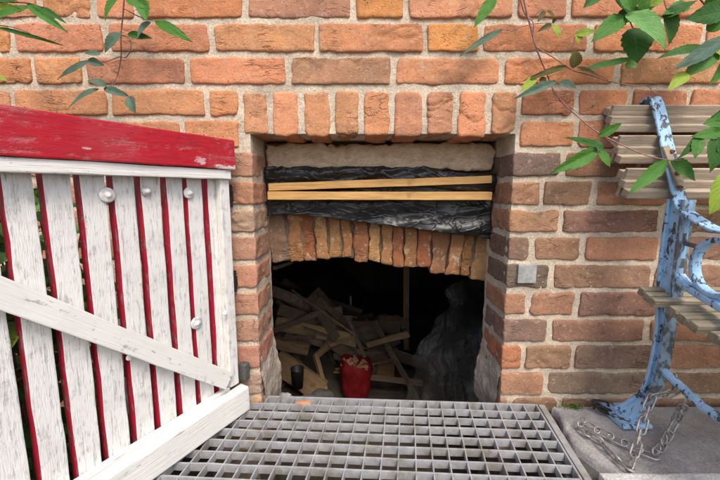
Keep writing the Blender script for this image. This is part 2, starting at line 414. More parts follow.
# A, B, C run right across
lay(ZJ[0], ZJ[0]+.0632, W0, W1, extend([wx(u, 10) for u in (38, 92, 137, 245, 353, 406, 516, 570, 678)]), ORANGE, [(wx(300, 10), GREYB), (wx(380, 10), YELLOW)])
lay(ZJ[1], ZJ[0], W0, W1, extend([wx(u, 37) for u in (10, 105, 211, 317, 426, 481, 592, 705)]), ORANGE, [(wx(450, 37), YELLOW), (wx(370, 37), (.50, .24, .12)), (wx(540, 37), (.46, .20, .115))])
lay(ZJ[2], ZJ[1], W0, W1, extend([wx(u, 70) for u in (33, 83, 186, 288, 394, 502, 619)]), ORANGE, [(wx(340, 70), GREYT), (wx(130, 70), (.44, .20, .125))])
# D, E stop at the lintel
lx0, lx1 = wx(240, 112), wx(520, 112)
for r_, jl, jr in ((3, (12, 108, 207), (631, 690)), (4, (60, 114, 182), (577, 660))):
    vm = (rows_v[r_]+rows_v[r_-1])/2
    lay(ZJ[r_], ZJ[r_-1], W0, lx0, extend([wx(u, vm) for u in jl]), ORANGE)
    lay(ZJ[r_], ZJ[r_-1], lx1, W1, extend([wx(u, vm) for u in jr]), [(.45, .20, .11), (.42, .185, .105), (.38, .17, .095)])
# piers
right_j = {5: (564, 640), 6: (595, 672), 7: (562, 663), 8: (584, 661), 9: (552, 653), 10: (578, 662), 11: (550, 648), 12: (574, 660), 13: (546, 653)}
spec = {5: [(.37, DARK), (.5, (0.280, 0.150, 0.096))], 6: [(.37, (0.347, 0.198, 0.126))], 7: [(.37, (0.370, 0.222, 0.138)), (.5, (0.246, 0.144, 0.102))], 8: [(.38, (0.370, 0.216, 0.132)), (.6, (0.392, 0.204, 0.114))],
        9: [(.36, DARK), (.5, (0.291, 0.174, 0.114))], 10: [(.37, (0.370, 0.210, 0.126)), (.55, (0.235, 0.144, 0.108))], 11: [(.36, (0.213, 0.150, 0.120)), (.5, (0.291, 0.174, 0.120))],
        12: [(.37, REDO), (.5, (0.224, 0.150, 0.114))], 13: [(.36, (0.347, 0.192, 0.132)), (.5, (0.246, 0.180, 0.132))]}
zz = ZJ + [ZJ[-1]-.064, ZJ[-1]-.128]
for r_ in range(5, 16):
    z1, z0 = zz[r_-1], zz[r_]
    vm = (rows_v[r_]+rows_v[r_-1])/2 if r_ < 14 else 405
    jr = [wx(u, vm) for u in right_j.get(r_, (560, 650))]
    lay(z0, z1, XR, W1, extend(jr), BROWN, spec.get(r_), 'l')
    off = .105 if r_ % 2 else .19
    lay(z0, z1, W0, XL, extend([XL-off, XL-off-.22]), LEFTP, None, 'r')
brickwork = br.obj('brickwork', wall)
# rowlock lintel
random.seed(5)
ln = Bricks(); ju = [240, 270.5, 301, 332, 361, 392.5, 424.7, 456, 489, 520]
for i in range(9):
    a, b = wx(ju[i], 112)+.0065, wx(ju[i+1], 112)-.0065
    k = random.uniform(.88, 1.1); c = random.choice([(.49, .24, .135), (.50, .24, .128), (.46, .23, .135), (.47, .215, .12)]); c = tuple(x*k for x in c)
    dz = random.uniform(-.004, .003)
    ln.add(((a+b)/2, .062+random.uniform(-.001, .002), (ZL0+ZL1)/2+dz/2-.002), ((b-a)/2, .062, (ZL1-ZL0)/2-.005-dz/2), c, .0036, .005, 1.1)
ln.obj('lintel_course', wall)
# mortar: front sheet with the opening cut out, linings of the reveals and the soffit
mv, mf = [], []
def sheet(us, vs, fn, hole=None):
    idx = {}
    for i in range(len(us)-1):
        for j in range(len(vs)-1):
            if hole and hole((us[i]+us[i+1])/2, (vs[j]+vs[j+1])/2): continue
            q = []
            for a, b in ((i, j), (i+1, j), (i+1, j+1), (i, j+1)):
                if (a, b) not in idx: mv.append(fn(us[a], vs[b])); idx[(a, b)] = len(mv)-1
                q.append(idx[(a, b)])
            mf.append(q)
def rng(a, b, st): n = max(1, int(round((b-a)/st))); return [a+(b-a)*i/n for i in range(n+1)]
xm, xp = XL-.0035, XR+.0035
us = rng(W0, -.8, .02)[:-1]+rng(-.8, xm, .0055)[:-1]+rng(xm, xp, .0055)[:-1]+rng(xp, .85, .0055)[:-1]+rng(.85, W1, .02)
vs = rng(-.13, ZL0+.006, .0055)[:-1]+rng(ZL0+.006, .86, .0055)[:-1]+rng(.86, 1.21, .02)
def rough_m(p): return noise.noise(p*55)*.0012+noise.noise(p*130)*.0008+noise.noise(p*14)*.0018
def front(x, zc):
    e = 1.0
    if zc < ZL0+.01 and xm-.02 < x < xp+.02: e = min(1, max(0, (xm-x if x < 0 else x-xp))/.012)
    if xm-.001 < x < xp+.001: e = min(1, max(0, zc-ZL0-.003)/.012)
    p = Vector((x, 0, zc)); return Vector((x, .0050+.0010*(1-e)+rough_m(p)*e, zc))
sheet(us, vs, front, lambda x, zc: xm < x < xp and zc < ZL0+.006)
for X, s_ in ((xm, 1), (xp, -1)):
    sheet(rng(.0060, RV+.02, .006), rng(-.13, ZL0+.006, .0055),
          lambda y, zc: Vector((X+s_*(rough_m(Vector((X, y, zc)))*1.3+.0004)*min(1, (y-.0060)/.012), y, zc)))
sheet(rng(xm, xp, .0065), rng(.0060, RV+.02, .0065), lambda x, y: Vector((x, y, ZL0+.006+rough_m(Vector((x, y, 3)))*min(1, (y-.0060)/.012))))
mesh_obj('mortar', mv, mf, M['mortar'], wall)
# smeared lime plaster at the foot of both reveals
for nm, X, s_ in (('plaster_smear', XL, 1), ('plaster_smear', XR, -1)):
    mv, mf = [], []
    def pl(y, zc):
        k = max(0, 1-(zc+.02)/.17); k = k*k*(3-2*k)
        n_ = noise.noise(Vector((X*9, y*30, zc*26)))
        t_ = (-.005+.013*k+n_*.004+noise.noise(Vector((X, y*90, zc*90)))*.003)
        return Vector((X+s_*(t_ + .010*k*max(0, (y-.07)/.07)), max(y, .003), zc))
    sheet(rng(.004, RV+.01, .005), rng(-.06, .17, .005), pl)
    mesh_obj(nm, mv, mf, M['plaster'], wall)
# core of the wall, behind the face
bm = bmesh.new()
box(bm, (W0, .036, -.6), (XL-.012, .150, 1.2)); box(bm, (XR+.012, .036, -.6), (W1, .150, 1.2)); box(bm, (XL-.012, .036, ZL1+.02), (XR+.012, .30, 1.2))
box(bm, (XL-.011, RV+.026, .5), (XR+.011, .30, ZL1+.015))
box(bm, (W0, .004, -.6), (XL-.012, .034, -.131)); box(bm, (XR+.012, .004, -.6), (W1, .034, -.131))
bm_obj('wall_core', bm, M['core'], wall)
# old beam under the lintel, with flaking plaster
random.seed(3)
bb = Bricks(); bb.add(((XL+XR)/2, .150, .571), ((XR-XL)/2-.002, .045, .031), (.34, .26, .175), .005, .006, 2.6)
bb.obj('beam', wall, m_wood('plastered_beam', (.66, .50, .35), (.50, .375, .26), (30, 70, 70)))
# shallow inner arch of bricks on edge
random.seed(9)
ab = Bricks(); eu = [271, 290, 303.5, 316.5, 329, 342.5, 353, 368, 380.5, 392, 403.5, 416, 430.5, 447, 461, 471, 491]
def arch_v(u):
    pts = [(268, 264), (303, 260.5), (345, 259), (387, 264), (428, 270), (470, 277), (495, 281)]
    for (a, va), (b, vb) in zip(pts, pts[1:]):
        if a <= u <= b: return va+(vb-va)*(u-a)/(b-a)
    return 270
for i in range(len(eu)-1):
    um = (eu[i]+eu[i+1])/2; Y = .142+random.uniform(-.006, .006)
    lo = at(um, arch_v(um)+random.uniform(-2.0, 1.8), Y); x0 = at(eu[i], 250, Y).x+.0010; x1 = at(eu[i+1], 250, Y).x-.0010
    zt = .475
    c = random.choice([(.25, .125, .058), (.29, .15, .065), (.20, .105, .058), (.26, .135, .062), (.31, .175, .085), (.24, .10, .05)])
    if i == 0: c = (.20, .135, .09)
    h = (zt-lo.z)/2; rot = R(-5.0+12.0*i/15+random.uniform(-2, 2))
    m = Matrix.Translation(((x0+x1)/2, Y+.075, lo.z)) @ Matrix.Rotation(rot, 4, 'Y')
    ab.add((0, 0, h), ((x1-x0)/2, .075, h), c, .005, .004, 2.0, m)
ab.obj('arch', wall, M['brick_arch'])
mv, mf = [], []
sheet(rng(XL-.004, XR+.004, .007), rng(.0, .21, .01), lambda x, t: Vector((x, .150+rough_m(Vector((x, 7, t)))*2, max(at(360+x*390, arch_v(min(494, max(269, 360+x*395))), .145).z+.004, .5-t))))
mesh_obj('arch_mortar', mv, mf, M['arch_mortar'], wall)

# ------------------------------------------------------------------ ground, light well, cellar
bm = bmesh.new()
gx = [-12, -.46, .455, 12]; gy = [-14, -.52, -.002]
gv = {(i, j): bm.verts.new((gx[i], gy[j], -.032)) for i in range(4) for j in range(3)}
for i in range(3):
    for j in range(2):
        if (i, j) != (1, 1): bm.faces.new([gv[(i, j)], gv[(i+1, j)], gv[(i+1, j+1)], gv[(i, j+1)]])
tag(bm_obj('ground', bm, M['soil']), 'bare earth in front of the wall', 'ground', kind='structure')

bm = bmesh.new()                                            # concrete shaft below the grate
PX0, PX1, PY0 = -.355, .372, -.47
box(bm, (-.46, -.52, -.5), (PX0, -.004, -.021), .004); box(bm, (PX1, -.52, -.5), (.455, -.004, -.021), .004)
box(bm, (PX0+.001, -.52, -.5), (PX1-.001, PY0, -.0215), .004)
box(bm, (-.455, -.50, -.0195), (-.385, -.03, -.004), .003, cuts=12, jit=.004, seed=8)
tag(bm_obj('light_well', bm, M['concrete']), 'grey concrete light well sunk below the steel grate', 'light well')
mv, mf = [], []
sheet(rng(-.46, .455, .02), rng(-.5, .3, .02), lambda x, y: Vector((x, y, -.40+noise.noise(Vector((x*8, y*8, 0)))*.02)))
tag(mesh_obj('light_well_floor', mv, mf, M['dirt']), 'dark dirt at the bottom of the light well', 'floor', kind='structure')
# a few green weeds growing up from the well, seen through the grate's right corner

cel = tag(empty('cellar', (0, 1.2, -.45)), 'dark cellar room behind the low opening', 'cellar')
def inside(name, lo, hi):
    bm = bmesh.new(); box(bm, lo, hi)
    return bm_obj(name, bm, M['cellar'], cel)
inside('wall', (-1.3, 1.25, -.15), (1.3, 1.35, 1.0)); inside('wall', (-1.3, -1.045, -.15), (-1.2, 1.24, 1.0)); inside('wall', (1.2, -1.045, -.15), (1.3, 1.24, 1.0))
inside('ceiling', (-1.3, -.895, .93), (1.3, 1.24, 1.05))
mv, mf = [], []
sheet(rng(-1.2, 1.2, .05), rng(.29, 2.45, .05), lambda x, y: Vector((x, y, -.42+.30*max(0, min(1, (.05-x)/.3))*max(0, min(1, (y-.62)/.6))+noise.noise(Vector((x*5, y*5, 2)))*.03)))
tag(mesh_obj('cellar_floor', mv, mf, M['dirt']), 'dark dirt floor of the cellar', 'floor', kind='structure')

# ------------------------------------------------------------------ steel grate
GR = R(-3.2)
gr = tag(empty('floor_grate', (.410, -.012, 0), GR), 'galvanised steel floor grate of square cells laid in front of the cellar opening', 'grate')
P = .0315; NXC, NYC = 24, 14; wX = P*NXC; wY = P*NYC
bm = bmesh.new()
box(bm, (-.004, -wY, -.019), (.0, 0, 0), .0006); box(bm, (-wX-.002, -wY, -.019), (-wX+.002, 0, 0), .0006)
box(bm, (-wX+.0025, -.004, -.019), (-.0045, 0, 0), .0006); box(bm, (-wX+.0025, -wY, -.019), (-.0045, -wY+.004, 0), .0006)
bm_obj('frame', bm, M['steel'], gr)
bm = bmesh.new()                                            # flat edge angle along the right side
box(bm, (.0045, -wY-.003, -.014), (.018, .004, -.003), .001, cuts=10, jit=.0012, seed=2)
bm_obj('edge_angle', bm, M['steel'], gr)
random.seed(21)
bm = bmesh.new()
for i in range(1, NXC):
    j = random.uniform(-.0006, .0006); box(bm, (-wX+i*P-.0013+j, -wY+.0045, -.0165), (-wX+i*P+.0013+j, -.0045, -.0004), .0004, cuts=10, jit=.0013, seed=i)
for k in range(1, NYC):
    j = random.uniform(-.0006, .0006); box(bm, (-wX+.003, -k*P-.0015+j, -.0155), (-.005, -k*P+.0015+j, 0.0002), .0005, cuts=14, jit=.0013, seed=40+k)
bm_obj('bars', bm, M['steel'], gr)
for o in gr.children:                                       # the panel has been knocked a little out of square
    for v in o.data.vertices: v.co.x += v.co.y*.072

# ------------------------------------------------------------------ slab and kerb on the right
outl = [on(553, 406, 0), on(558, 411, 0), on(561, 417, 0), on(565, 428, 0), on(576, 444, 0), on(596, 459, 0), on(617, 473, 0)]
pts = [(p.x, p.y) for p in outl]
edge = []
for (a, b) in zip(pts, pts[1:]):
    for k in range(6):
        t = k/6; x = a[0]+(b[0]-a[0])*t; y = a[1]+(b[1]-a[1])*t
        edge.append((x+noise.noise(Vector((x*60, y*60, 1)))*.004, y))
edge.append(pts[-1]); yf = edge[-1][1]
mv, mf = [], []; y_list = sorted({round(e[1], 5) for e in edge}, reverse=True)
NXS = 120; rings = []
for e in edge:
    r_ = [len(mv)+i for i in range(NXS+3)]
    mv.append(Vector((e[0]-.003, e[1], -.04))); mv.append(Vector((e[0], e[1], -.006)))
    for i in range(NXS+1):
        t = (i/NXS)**1.5; x = e[0]+.005+(1.9-e[0])*t; zc = -.0005+noise.noise(Vector((x*22, e[1]*22, 5)))*.0018+noise.noise(Vector((x*5, e[1]*5, 8)))*.003-.002
        mv.append(Vector((x, e[1], zc)))
    rings.append(r_)
for A, B in zip(rings, rings[1:]):
    for i in range(NXS+2): mf.append([A[i], B[i], B[i+1], A[i+1]])
tag(mesh_obj('stone_slab', mv, mf, M['stone']), 'worn grey stone slab under the blue bench leg, beside the grate', 'stone slab')
bm = bmesh.new(); k0 = on(598, 472.5, .004)
box(bm, (k0.x, k0.y-.12, -.10), (1.9, k0.y, .004), .004, cuts=40, jit=.002, seed=3)
tag(bm_obj('kerb_stone', bm, M['kerb']), 'pale white edging stone in front of the grey slab', 'kerb stone')

# ------------------------------------------------------------------ red and white gate
GA = math.atan2(.886, .463)                                  # direction of the gate from its free end to the hinge
gate = tag(empty('wooden_gate', (-.283, -.030, 0), GA), 'weathered white picket gate with a red top rail and red edged boards, swung open', 'gate')
# local axes: x runs from the hinge (0) to the free end (negative), y points away from the camera side, z up
LEN = .62
random.seed(2)
V = []; FA = []; MI = []
bm = bmesh.new()
nb = 14
for i in range(nb):
    s1 = -(.0415-.0325+.0435*i)+random.uniform(-.0006, .0006); s0 = s1-.0325+random.uniform(-.0012, .0012)
    t = bmesh.new(); box(t, (s0, 0.0, .042), (s1, .019, .523), .0016, cuts=14, jit=.0016, seed=i*5+1)
    vm_ = {v: bm.verts.new(v.co) for v in t.verts}
    t.normal_update()
    bmesh.ops.recalc_face_normals(t, faces=t.faces[:])
    for f in t.faces:
        nf = bm.faces.new([vm_[v] for v in f.verts]); nf.material_index = 0 if f.normal.y < -.6 else 1
    t.free()
bm_obj('board_panel', bm, [M['white'], M['red_edge']], gate)
def part(name, boxes, m, bev=.002, jit=.0014, cuts=16):
    bm = bmesh.new()
    for q, (lo, hi) in enumerate(boxes): box(bm, lo, hi, bev, cuts=cuts, jit=jit, seed=q*7+len(name))
    return bm_obj(name, bm, m, gate)
part('top_rail', [((-LEN, -.028, .5325), (.008, .018, .591))], M['red'], .0025, .0016)
part('cross_rail', [((-LEN, -.0235, .5135), (-.001, -.0008, .5315))], M['white_rail'], .0018)
part('bottom_rail', [((-LEN, -.036, .004), (.010, -.0105, .060))], M['white_rail'], .003, .002)
part('ledge', [((-LEN, -.0100, .006), (-.020, -.0006, .066))], M['white_rail'], .002, .002)
part('stile', [((-.0225, -.0165, .067), (.0, -.0008, .5130))], M['white'], .0018, .001)
part('rear_block', [((-.008, .0195, .478), (.011, .036, .512))], M['red_edge'], .002)
# diagonal brace, between the points read on the gate plane
def gate_plane(u, v, off=-.018):
    """local (x, z) on the gate's face plane"""
    o = cam.location; p = at(u, v, .3); d = p-o
    ca, sa = math.cos(GA), math.sin(GA); nx, ny = -sa, ca
    H = Vector((-.283, -.030, 0)); den = nx*d.x+ny*d.y
    t = (off-(nx*(o.x-H.x)+ny*(o.y-H.y)))/den; q = o+d*t
    return (ca*(q.x-H.x)+sa*(q.y-H.y), q.z)
a0 = gate_plane(0, 293, -.02); a1 = gate_plane(226, 380, -.02)
sl = (a1[1]-a0[1])/(a1[0]-a0[0]); xa = -LEN; za = a0[1]+sl*(xa-a0[0]); ang = math.atan(sl)
mB = Matrix.Translation((a1[0], 0, a1[1])) @ Matrix.Rotation(-ang, 4, 'Y')
Lb = (a1[0]-xa)/math.cos(ang)
bm = bmesh.new(); box(bm, (-Lb, -.026, -.0175), (.006, -.0008, .0175), .002, cuts=16, jit=.0016, seed=31)
bo = bm_obj('brace', bm, M['white_rail'], gate); bo.matrix_local = mB
def bolt(u, v, off, rw, dirty=False, name='bolt'):
    x, zc = gate_plane(u, v, off)
    def disc(r, y0, y1, dome):
        t = bmesh.new(); prof = [(r, y0), (r, y0-(y0-y1)*.5), (r*.9, y1)] + ([(r*.6, y1-dome*.7), (r*.25, y1-dome)] if dome else [(r*.5, y1)])
        rg = [[t.verts.new((x+a*math.cos(k*math.pi/10), y, zc+a*math.sin(k*math.pi/10))) for k in range(20)] for a, y in prof]
        for A, B in zip(rg, rg[1:]):
            for k in range(20): t.faces.new([A[k], A[(k+1) % 20], B[(k+1) % 20], B[k]])
        t.faces.new(rg[-1]); return t
    b = bm_obj(name, disc(.0052, off-.003, off-.0055, .0028), M['bolt'], gate, True)
    if rw: bm_obj('washer', disc(rw, off, off-.0035, 0), M['bolt_dirty'] if dirty else M['bolt'], b, True)
for (u, v, rw, dt) in ((107, 195, .0115, 0), (146, 191, .008, 1), (188.5, 193, .0105, 0), (196, 323, .012, 1)): bolt(u, v, -.0015, rw, dt)
bolt(223.5, 313, -.0165, 0); bolt(128, 357, -.004, 0)
for zc in (.478, .29):
    bm = bmesh.new(); box(bm, (-.004, .004, zc-.012), (.030, .018, zc+.012), .002, jit=.001); tube(bm, [Vector((.024, .010, zc-.024)), Vector((.024, .010, zc+.024))], .006, 10)
    bm_obj('hinge', bm, M['dark_iron'], gate)
bm = bmesh.new(); box(bm, (.0105, -.024, .066), (.028, -.002, .104), .004, jit=.004); bm_obj('hinge_block', bm, M['concrete'], gate)

# ------------------------------------------------------------------ blue bench
bench = tag(empty('garden_bench', (.6, -.1, 0)), 'weathered garden bench with chipped light blue iron ends and grooved wooden boards', 'bench')
def bpart(name, bm, m, smooth=False):
    for v in bm.verts: v.co -= Vector((.6, -.1, 0))
    return bm_obj(name, bm, m, bench, smooth)
BX = .6; END2 = 1.75
# backrest: three boards with two grooves each, leaning back
bm = bmesh.new()
lean = math.atan(.43)
for gi, (zt, zb) in enumerate(((.662, .609), (.598, .544), (.532, .476))):
    for k in range(3):
        f0 = zt-(zt-zb)*(k/3); f1 = zt-(zt-zb)*((k+1)/3)
        zc = (f0+f1)/2; yc = -.010-.43*(.673-zc)+.012; hl = (f0-f1)/2/math.cos(lean)-.0024
        m = Matrix.Translation((0, yc, zc)) @ Matrix.Rotation(lean, 4, 'X')
        box(bm, (.513+random.uniform(-.002, .002), -.010+random.uniform(0, .0015), -hl), (1.86, .009, hl), .002, m, cuts=14, jit=.0014, seed=gi*9+k)
    zc = (zt+zb)/2; yc = -.010-.43*(.673-zc)+.012; m = Matrix.Translation((0, yc, zc)) @ Matrix.Rotation(lean, 4, 'X')
    box(bm, (.515, .000, -(zt-zb)/2*1.04), (1.858, .008, (zt-zb)/2*1.04), .001, m)
bpart('backrest', bm, M['bench_wood'])
bm = bmesh.new()
sp = [(-.088, .304), (-.136, .286), (-.160, .289), (-.222, .271), (-.238, .272), (-.300, .262), (-.316, .263), (-.38, .258), (-.396, .259), (-.45, .256)]
for q in range(0, len(sp), 2):
    (ya, za_), (yb, zb_) = sp[q], sp[q+1]
    for k in range(3):
        y0 = ya+(yb-ya)*k/3; y1 = ya+(yb-ya)*(k+1)/3; z0 = za_+(zb_-za_)*(k+.5)/3
        a_ = math.atan2(zb_-za_, yb-ya); hl = abs(y1-y0)/2/abs(math.cos(a_))-.0022
        m = Matrix.Translation((0, (y0+y1)/2, z0-.008)) @ Matrix.Rotation(math.atan2(za_-zb_, ya-yb), 4, 'X')
        box(bm, (.551+random.uniform(-.002, .003), -hl, -.008), (1.86, hl, .007+random.uniform(0, .0012)), .0022, m, cuts=14, jit=.0014, seed=q*5+k+50)
    m = Matrix.Translation((0, (ya+yb)/2, (za_+zb_)/2-.009)) @ Matrix.Rotation(math.atan2(za_-zb_, ya-yb), 4, 'X')
    box(bm, (.553, -abs(ya-yb)/2, -.006), (1.858, abs(ya-yb)/2, .004), .001, m)
bpart('seat', bm, M['bench_seat'])
def iron_end(X):
    bm = bmesh.new(); ux = Vector((1, 0, 0))
    # rear leg: post between arm and seat, then a leg sweeping back to its foot near the wall
    leg = spline([Vector((X, -.108, .474)), Vector((X, -.106, .40)), Vector((X, -.106, .31)), Vector((X, -.108, .22)), Vector((X, -.104, .14)), Vector((X, -.090, .075)), Vector((X-.012, -.070, .030)), Vector((X-.026, -.058, .006))], 5)
    n = len(leg); rr = [1.0]*n
    for i in range(n): rr[i] = 1.0 if leg[i].z > .30 else max(.58, .58+.42*(leg[i].z-.22)/.08)
    for i in range(n):
        if leg[i].z < .07: rr[i] = .58+.36*(.07-leg[i].z)/.07
    tube(bm, leg, rr, flat=(ux, .010, .042))                 # web
    off = .017
    rim = [p+Vector((0, off*r_, 0)) for p, r_ in zip(leg, rr)]          # raised rim at the back
    tube(bm, rim, 1.0, flat=(ux, .021, .008))
    b2 = bmesh.new(); rim = [p+Vector((0, -off*r_, 0)) for p, r_ in zip(leg, rr) if p.z > .05]
    tube(b2, rim, 1.0, flat=(ux, .022, .008)); bpart('front_rim', b2, M['blue_worn'])
    foot = [Vector((X-.055, -.060, .004)), Vector((X+.005, -.060, .004))]
    tube(bm, foot, 1.0, flat=(Vector((0, 1, 0)), .085, .010))
    return bpart('end_frame', bm, M['blue'])
def end_set(X):
    iron_end(X); ux = Vector((1, 0, 0))
    bm = bmesh.new()
    band = spline([Vector((X-.006, .004, .664)), Vector((X-.004, -.014, .676)), Vector((X, -.027, .664)), Vector((X, -.066, .570)), Vector((X, -.098, .492)), Vector((X, -.112, .462)), Vector((X, -.145, .440)), Vector((X, -.19, .424)), Vector((X, -.26, .424)), Vector((X, -.34, .428)), Vector((X, -.42, .424)), Vector((X, -.455, .405))], 6)
    tube(bm, band, 1.0, flat=(ux, .026, .0055)); bpart('armrest', bm, M['blue'])
    bm = bmesh.new(); a = [Vector((X-.0152+.004, -.0715, .5745)), Vector((X+.003, -.1045, .492))]
    tube(bm, a, 1.0, flat=(ux, .014, .006)); bpart('repair_strap', bm, M['bench_wood'])
    for (y, zc) in ((-.0775, .566), (-.094, .524), (-.104, .498)):
        bm = bmesh.new(); tube(bm, [Vector((X-.003, y+.002, zc)), Vector((X-.003, y-.0055, zc-.0025))], .0036, 10); bpart('screw', bm, M['rust'])
    bm = bmesh.new()
    ring = [Vector((X, -.195+.043*math.cos(t*math.pi/16), .362+.047*math.sin(t*math.pi/16))) for t in range(32)]
    tube(bm, ring, 1.0, closed=True, flat=(ux, .018, .008)); bpart('ring', bm, M['blue'])
    bm = bmesh.new(); tube(bm, [Vector((X, -.128, .394)), Vector((X, -.160, .391))], .0042, 8); bpart('tie_bar', bm, M['iron'])
    bm = bmesh.new(); tube(bm, spline([Vector((X, -.112, .345)), Vector((X, -.135, .322)), Vector((X, -.19, .305)), Vector((X, -.26, .290)), Vector((X, -.40, .280)), Vector((X, -.45, .262))], 4), 1.0, flat=(ux, .020, .012)); bpart('seat_bearer', bm, M['blue'])
    bm = bmesh.new(); tube(bm, [Vector((X+.002, -.108, .138)), Vector((X+.002, -.20, .114)), Vector((X+.002, -.45, .11))], .0078, 10); bpart('brace_bar', bm, M['blue'])
    bm = bmesh.new(); fl = spline([Vector((X, -.455, .405)), Vector((X, -.45, .26)), Vector((X, -.46, .12)), Vector((X, -.50, .008))], 5); tube(bm, fl, 1.0, flat=(ux, .026, .034)); bpart('front_leg', bm, M['blue'])
end_set(BX); end_set(END2)

# ------------------------------------------------------------------ chain
chain = tag(empty('chain', on(630, 460, 0)), 'rusty galvanised chain hanging from the blue bench brace and lying on the slab', 'chain')
cb = Vector(chain.location)
Zs = .0055
cp = [Vector((.603, -.139, .126)), Vector((.592, -.150, .112)), at(653, 398, -.150), at(646, 414, -.160), at(641, 431, -.174), at(636, 449, -.192), on(630, 466, .010), on(624, 465, Zs), on(612, 454, Zs+.002), on(600, 443, Zs), on(588, 435, Zs), on(581, 427, Zs), on(585, 424.5, Zs),
      on(597, 432, Zs), on(610, 438, Zs), on(625, 445, Zs), on(641, 452, Zs), on(652, 455, Zs), on(661, 447, Zs), on(666, 437, Zs+.004), on(673, 427, .022), on(678, 416, .05), Vector((.6045, -.163, .098)), Vector((.606, -.163, .112))]
path = spline(cp, 10)
def walk(path, step):
    out = []; acc = 0; need = 0
    for a, b in zip(path, path[1:]):
        l = (b-a).length
        while acc+l >= need and l > 0:
            out.append((a.lerp(b, (need-acc)/l), (b-a).normalized())); need += step
        acc += l
    return out
random.seed(4)
lm = None
def link_mesh(pitch=.0235, wd=.0064, rad=.00185):
    bm = bmesh.new(); pts = []; hl = pitch/2+rad*1.0-wd*.5
    for k in range(9): a = -math.pi/2+math.pi*k/8; pts.append(Vector((hl+wd*math.cos(a), wd*math.sin(a), 0)))
    for k in range(9): a = math.pi/2+math.pi*k/8; pts.append(Vector((-hl+wd*math.cos(a), wd*math.sin(a), 0)))
    tube(bm, pts, rad, 8, closed=True)
    me = bpy.data.meshes.new('link'); bmesh.ops.recalc_face_normals(bm, faces=bm.faces[:]); bm.to_mesh(me); bm.free(); me.materials.append(M['chain'])
    me.polygons.foreach_set('use_smooth', [True]*len(me.polygons)); return me
lmesh = link_mesh()
for i, (p, t) in enumerate(walk(path, .0232)):
    o = bpy.data.objects.new('link', lmesh); col.objects.link(o); o.parent = chain
    roll = (0 if i % 2 else R(78))+random.uniform(-.25, .25)
    if p.z < .02: roll = (R(18) if i % 2 else R(62))+random.uniform(-.2, .2)
    m = axis_mtx(p, p+t, roll=roll)
    if p.z < .02: m.translation.z = Zs+abs(math.sin(roll))*.0055
    o.matrix_local = Matrix.Translation(-cb) @ m

# ------------------------------------------------------------------ small things on slab and wall
bm = bmesh.new(); c = on(601, 408, .01); random.seed(13)
pp = [c+Vector((random.uniform(-.022, .024), random.uniform(-.014, .012), random.uniform(-.006, .016))) for k in range(9)]
tube(bm, spline(pp, 6), .0024, 6); tube(bm, spline([c+Vector((-.02, .0, .012)), c+Vector((.0, -.012, -.003)), c+Vector((.034, -.022, -.006))], 6), .003, 6)
tag(bm_obj('wire_scrap', bm, M['dark_iron'], None, True), 'small tangle of black wire on the slab at the foot of the wall', 'wire')
bm = bmesh.new(); a = at(518.6, 264.8, -.006); b = at(535.7, 283.2, -.006)
box(bm, (a.x, -.006, b.z), (b.x, .004, a.z), .0012, cuts=3, jit=.0008, seed=6)
pltag = tag(bm_obj('wall_plate', bm, m_simple('zinc_plate', (.36, .36, .35), .3, 45, .5, .4)), 'small square grey metal plate fixed to a dark brick right of the opening', 'metal plate')

cc = on(303, 403, .003)
o = mesh_obj('brick_chip', [v+Vector((0,0,0)) for v in [Vector((-.018,-.004,0)),Vector((.017,-.005,0)),Vector((.019,.004,0)),Vector((-.015,.005,0)),Vector((-.014,-.002,.005)),Vector((.013,-.003,.004)),Vector((.012,.003,.005)),Vector((-.012,.003,.004))]], [(0,3,2,1),(4,5,6,7),(0,1,5,4),(1,2,6,5),(2,3,7,6),(3,0,4,7)], m_simple('brick_chip', (.45, .20, .10), .2, 80, .9), None, False)
o.location = on(303, 403, .0008); tag(o, 'small orange chip of brick lying on the back edge of the steel grate', 'brick chip')
# ------------------------------------------------------------------ battens and black plastic under the lintel
def batten(uA, vA, uB, vB, Y, h, th, label):
    A, B = at(uA, vA, Y), at(uB, vB, Y); c = (A+B)/2; L = (B-A).length
    o = empty('wooden_batten', c)
    bm = bmesh.new(); box(bm, (-L/2, -th/2, -h/2), (L/2, th/2, h/2), .0012, cuts=10, jit=.0012, seed=int(vA))
    m = axis_mtx(Vector((0, 0, 0)), B-A)
    for v in bm.verts: v.co = m @ v.co
    bpy.data.objects.remove(o)
    ob = bm_obj('wooden_batten', bm, M['batten']); ob.location = c
    return tag(ob, label, 'batten', 'pine battens across the opening')
batten(269.5, 187, 490, 179.5, .088, .0175, .026, 'upper pine batten across the opening, sloping up to the right over the black plastic')
batten(269, 195.5, 490, 195.8, .083, .019, .030, 'lower pine batten across the opening, level and holding the black plastic')
mv, mf = [], []
def drape(x, t):
    u = 360+x*395; t0 = at(u, 167+7*max(0, min(1, (u-415)/50))+2.2*noise.noise(Vector((u*.07, 1, 3)))+1.0*noise.noise(Vector((u*.25, 1, 7))), .10).z; vb = 214+24*max(0, min(1, (u-300)/190))+2.0*noise.noise(Vector((u*.05, 3, 3)))+.8*noise.noise(Vector((u*.3, 3, 9)))
    t1 = at(u, vb, .115).z; zc = t0+(t1-t0)*t
    p = Vector((x*11, t*5, 1.3)); f = noise.noise(Vector((x*4+t*5, t*2-x*3, 2)))*.007+abs(noise.noise(Vector((x*7+t*3.5, t*2+x*3, 5))))*.012-max(0, .05-abs(noise.noise(Vector((x*11-t*5, t*5+x*6, 8)))))*.09+noise.noise(Vector((x*60, t*16, 3)))*.0004
    Y = .104+.012*math.sin(t*3.1)*0+f
    if t < .28: Y = .094+f*1.6-.006*math.sin(t/.28*math.pi)
    return Vector((max(XL+.002, min(XR-.002, x)), Y, zc))
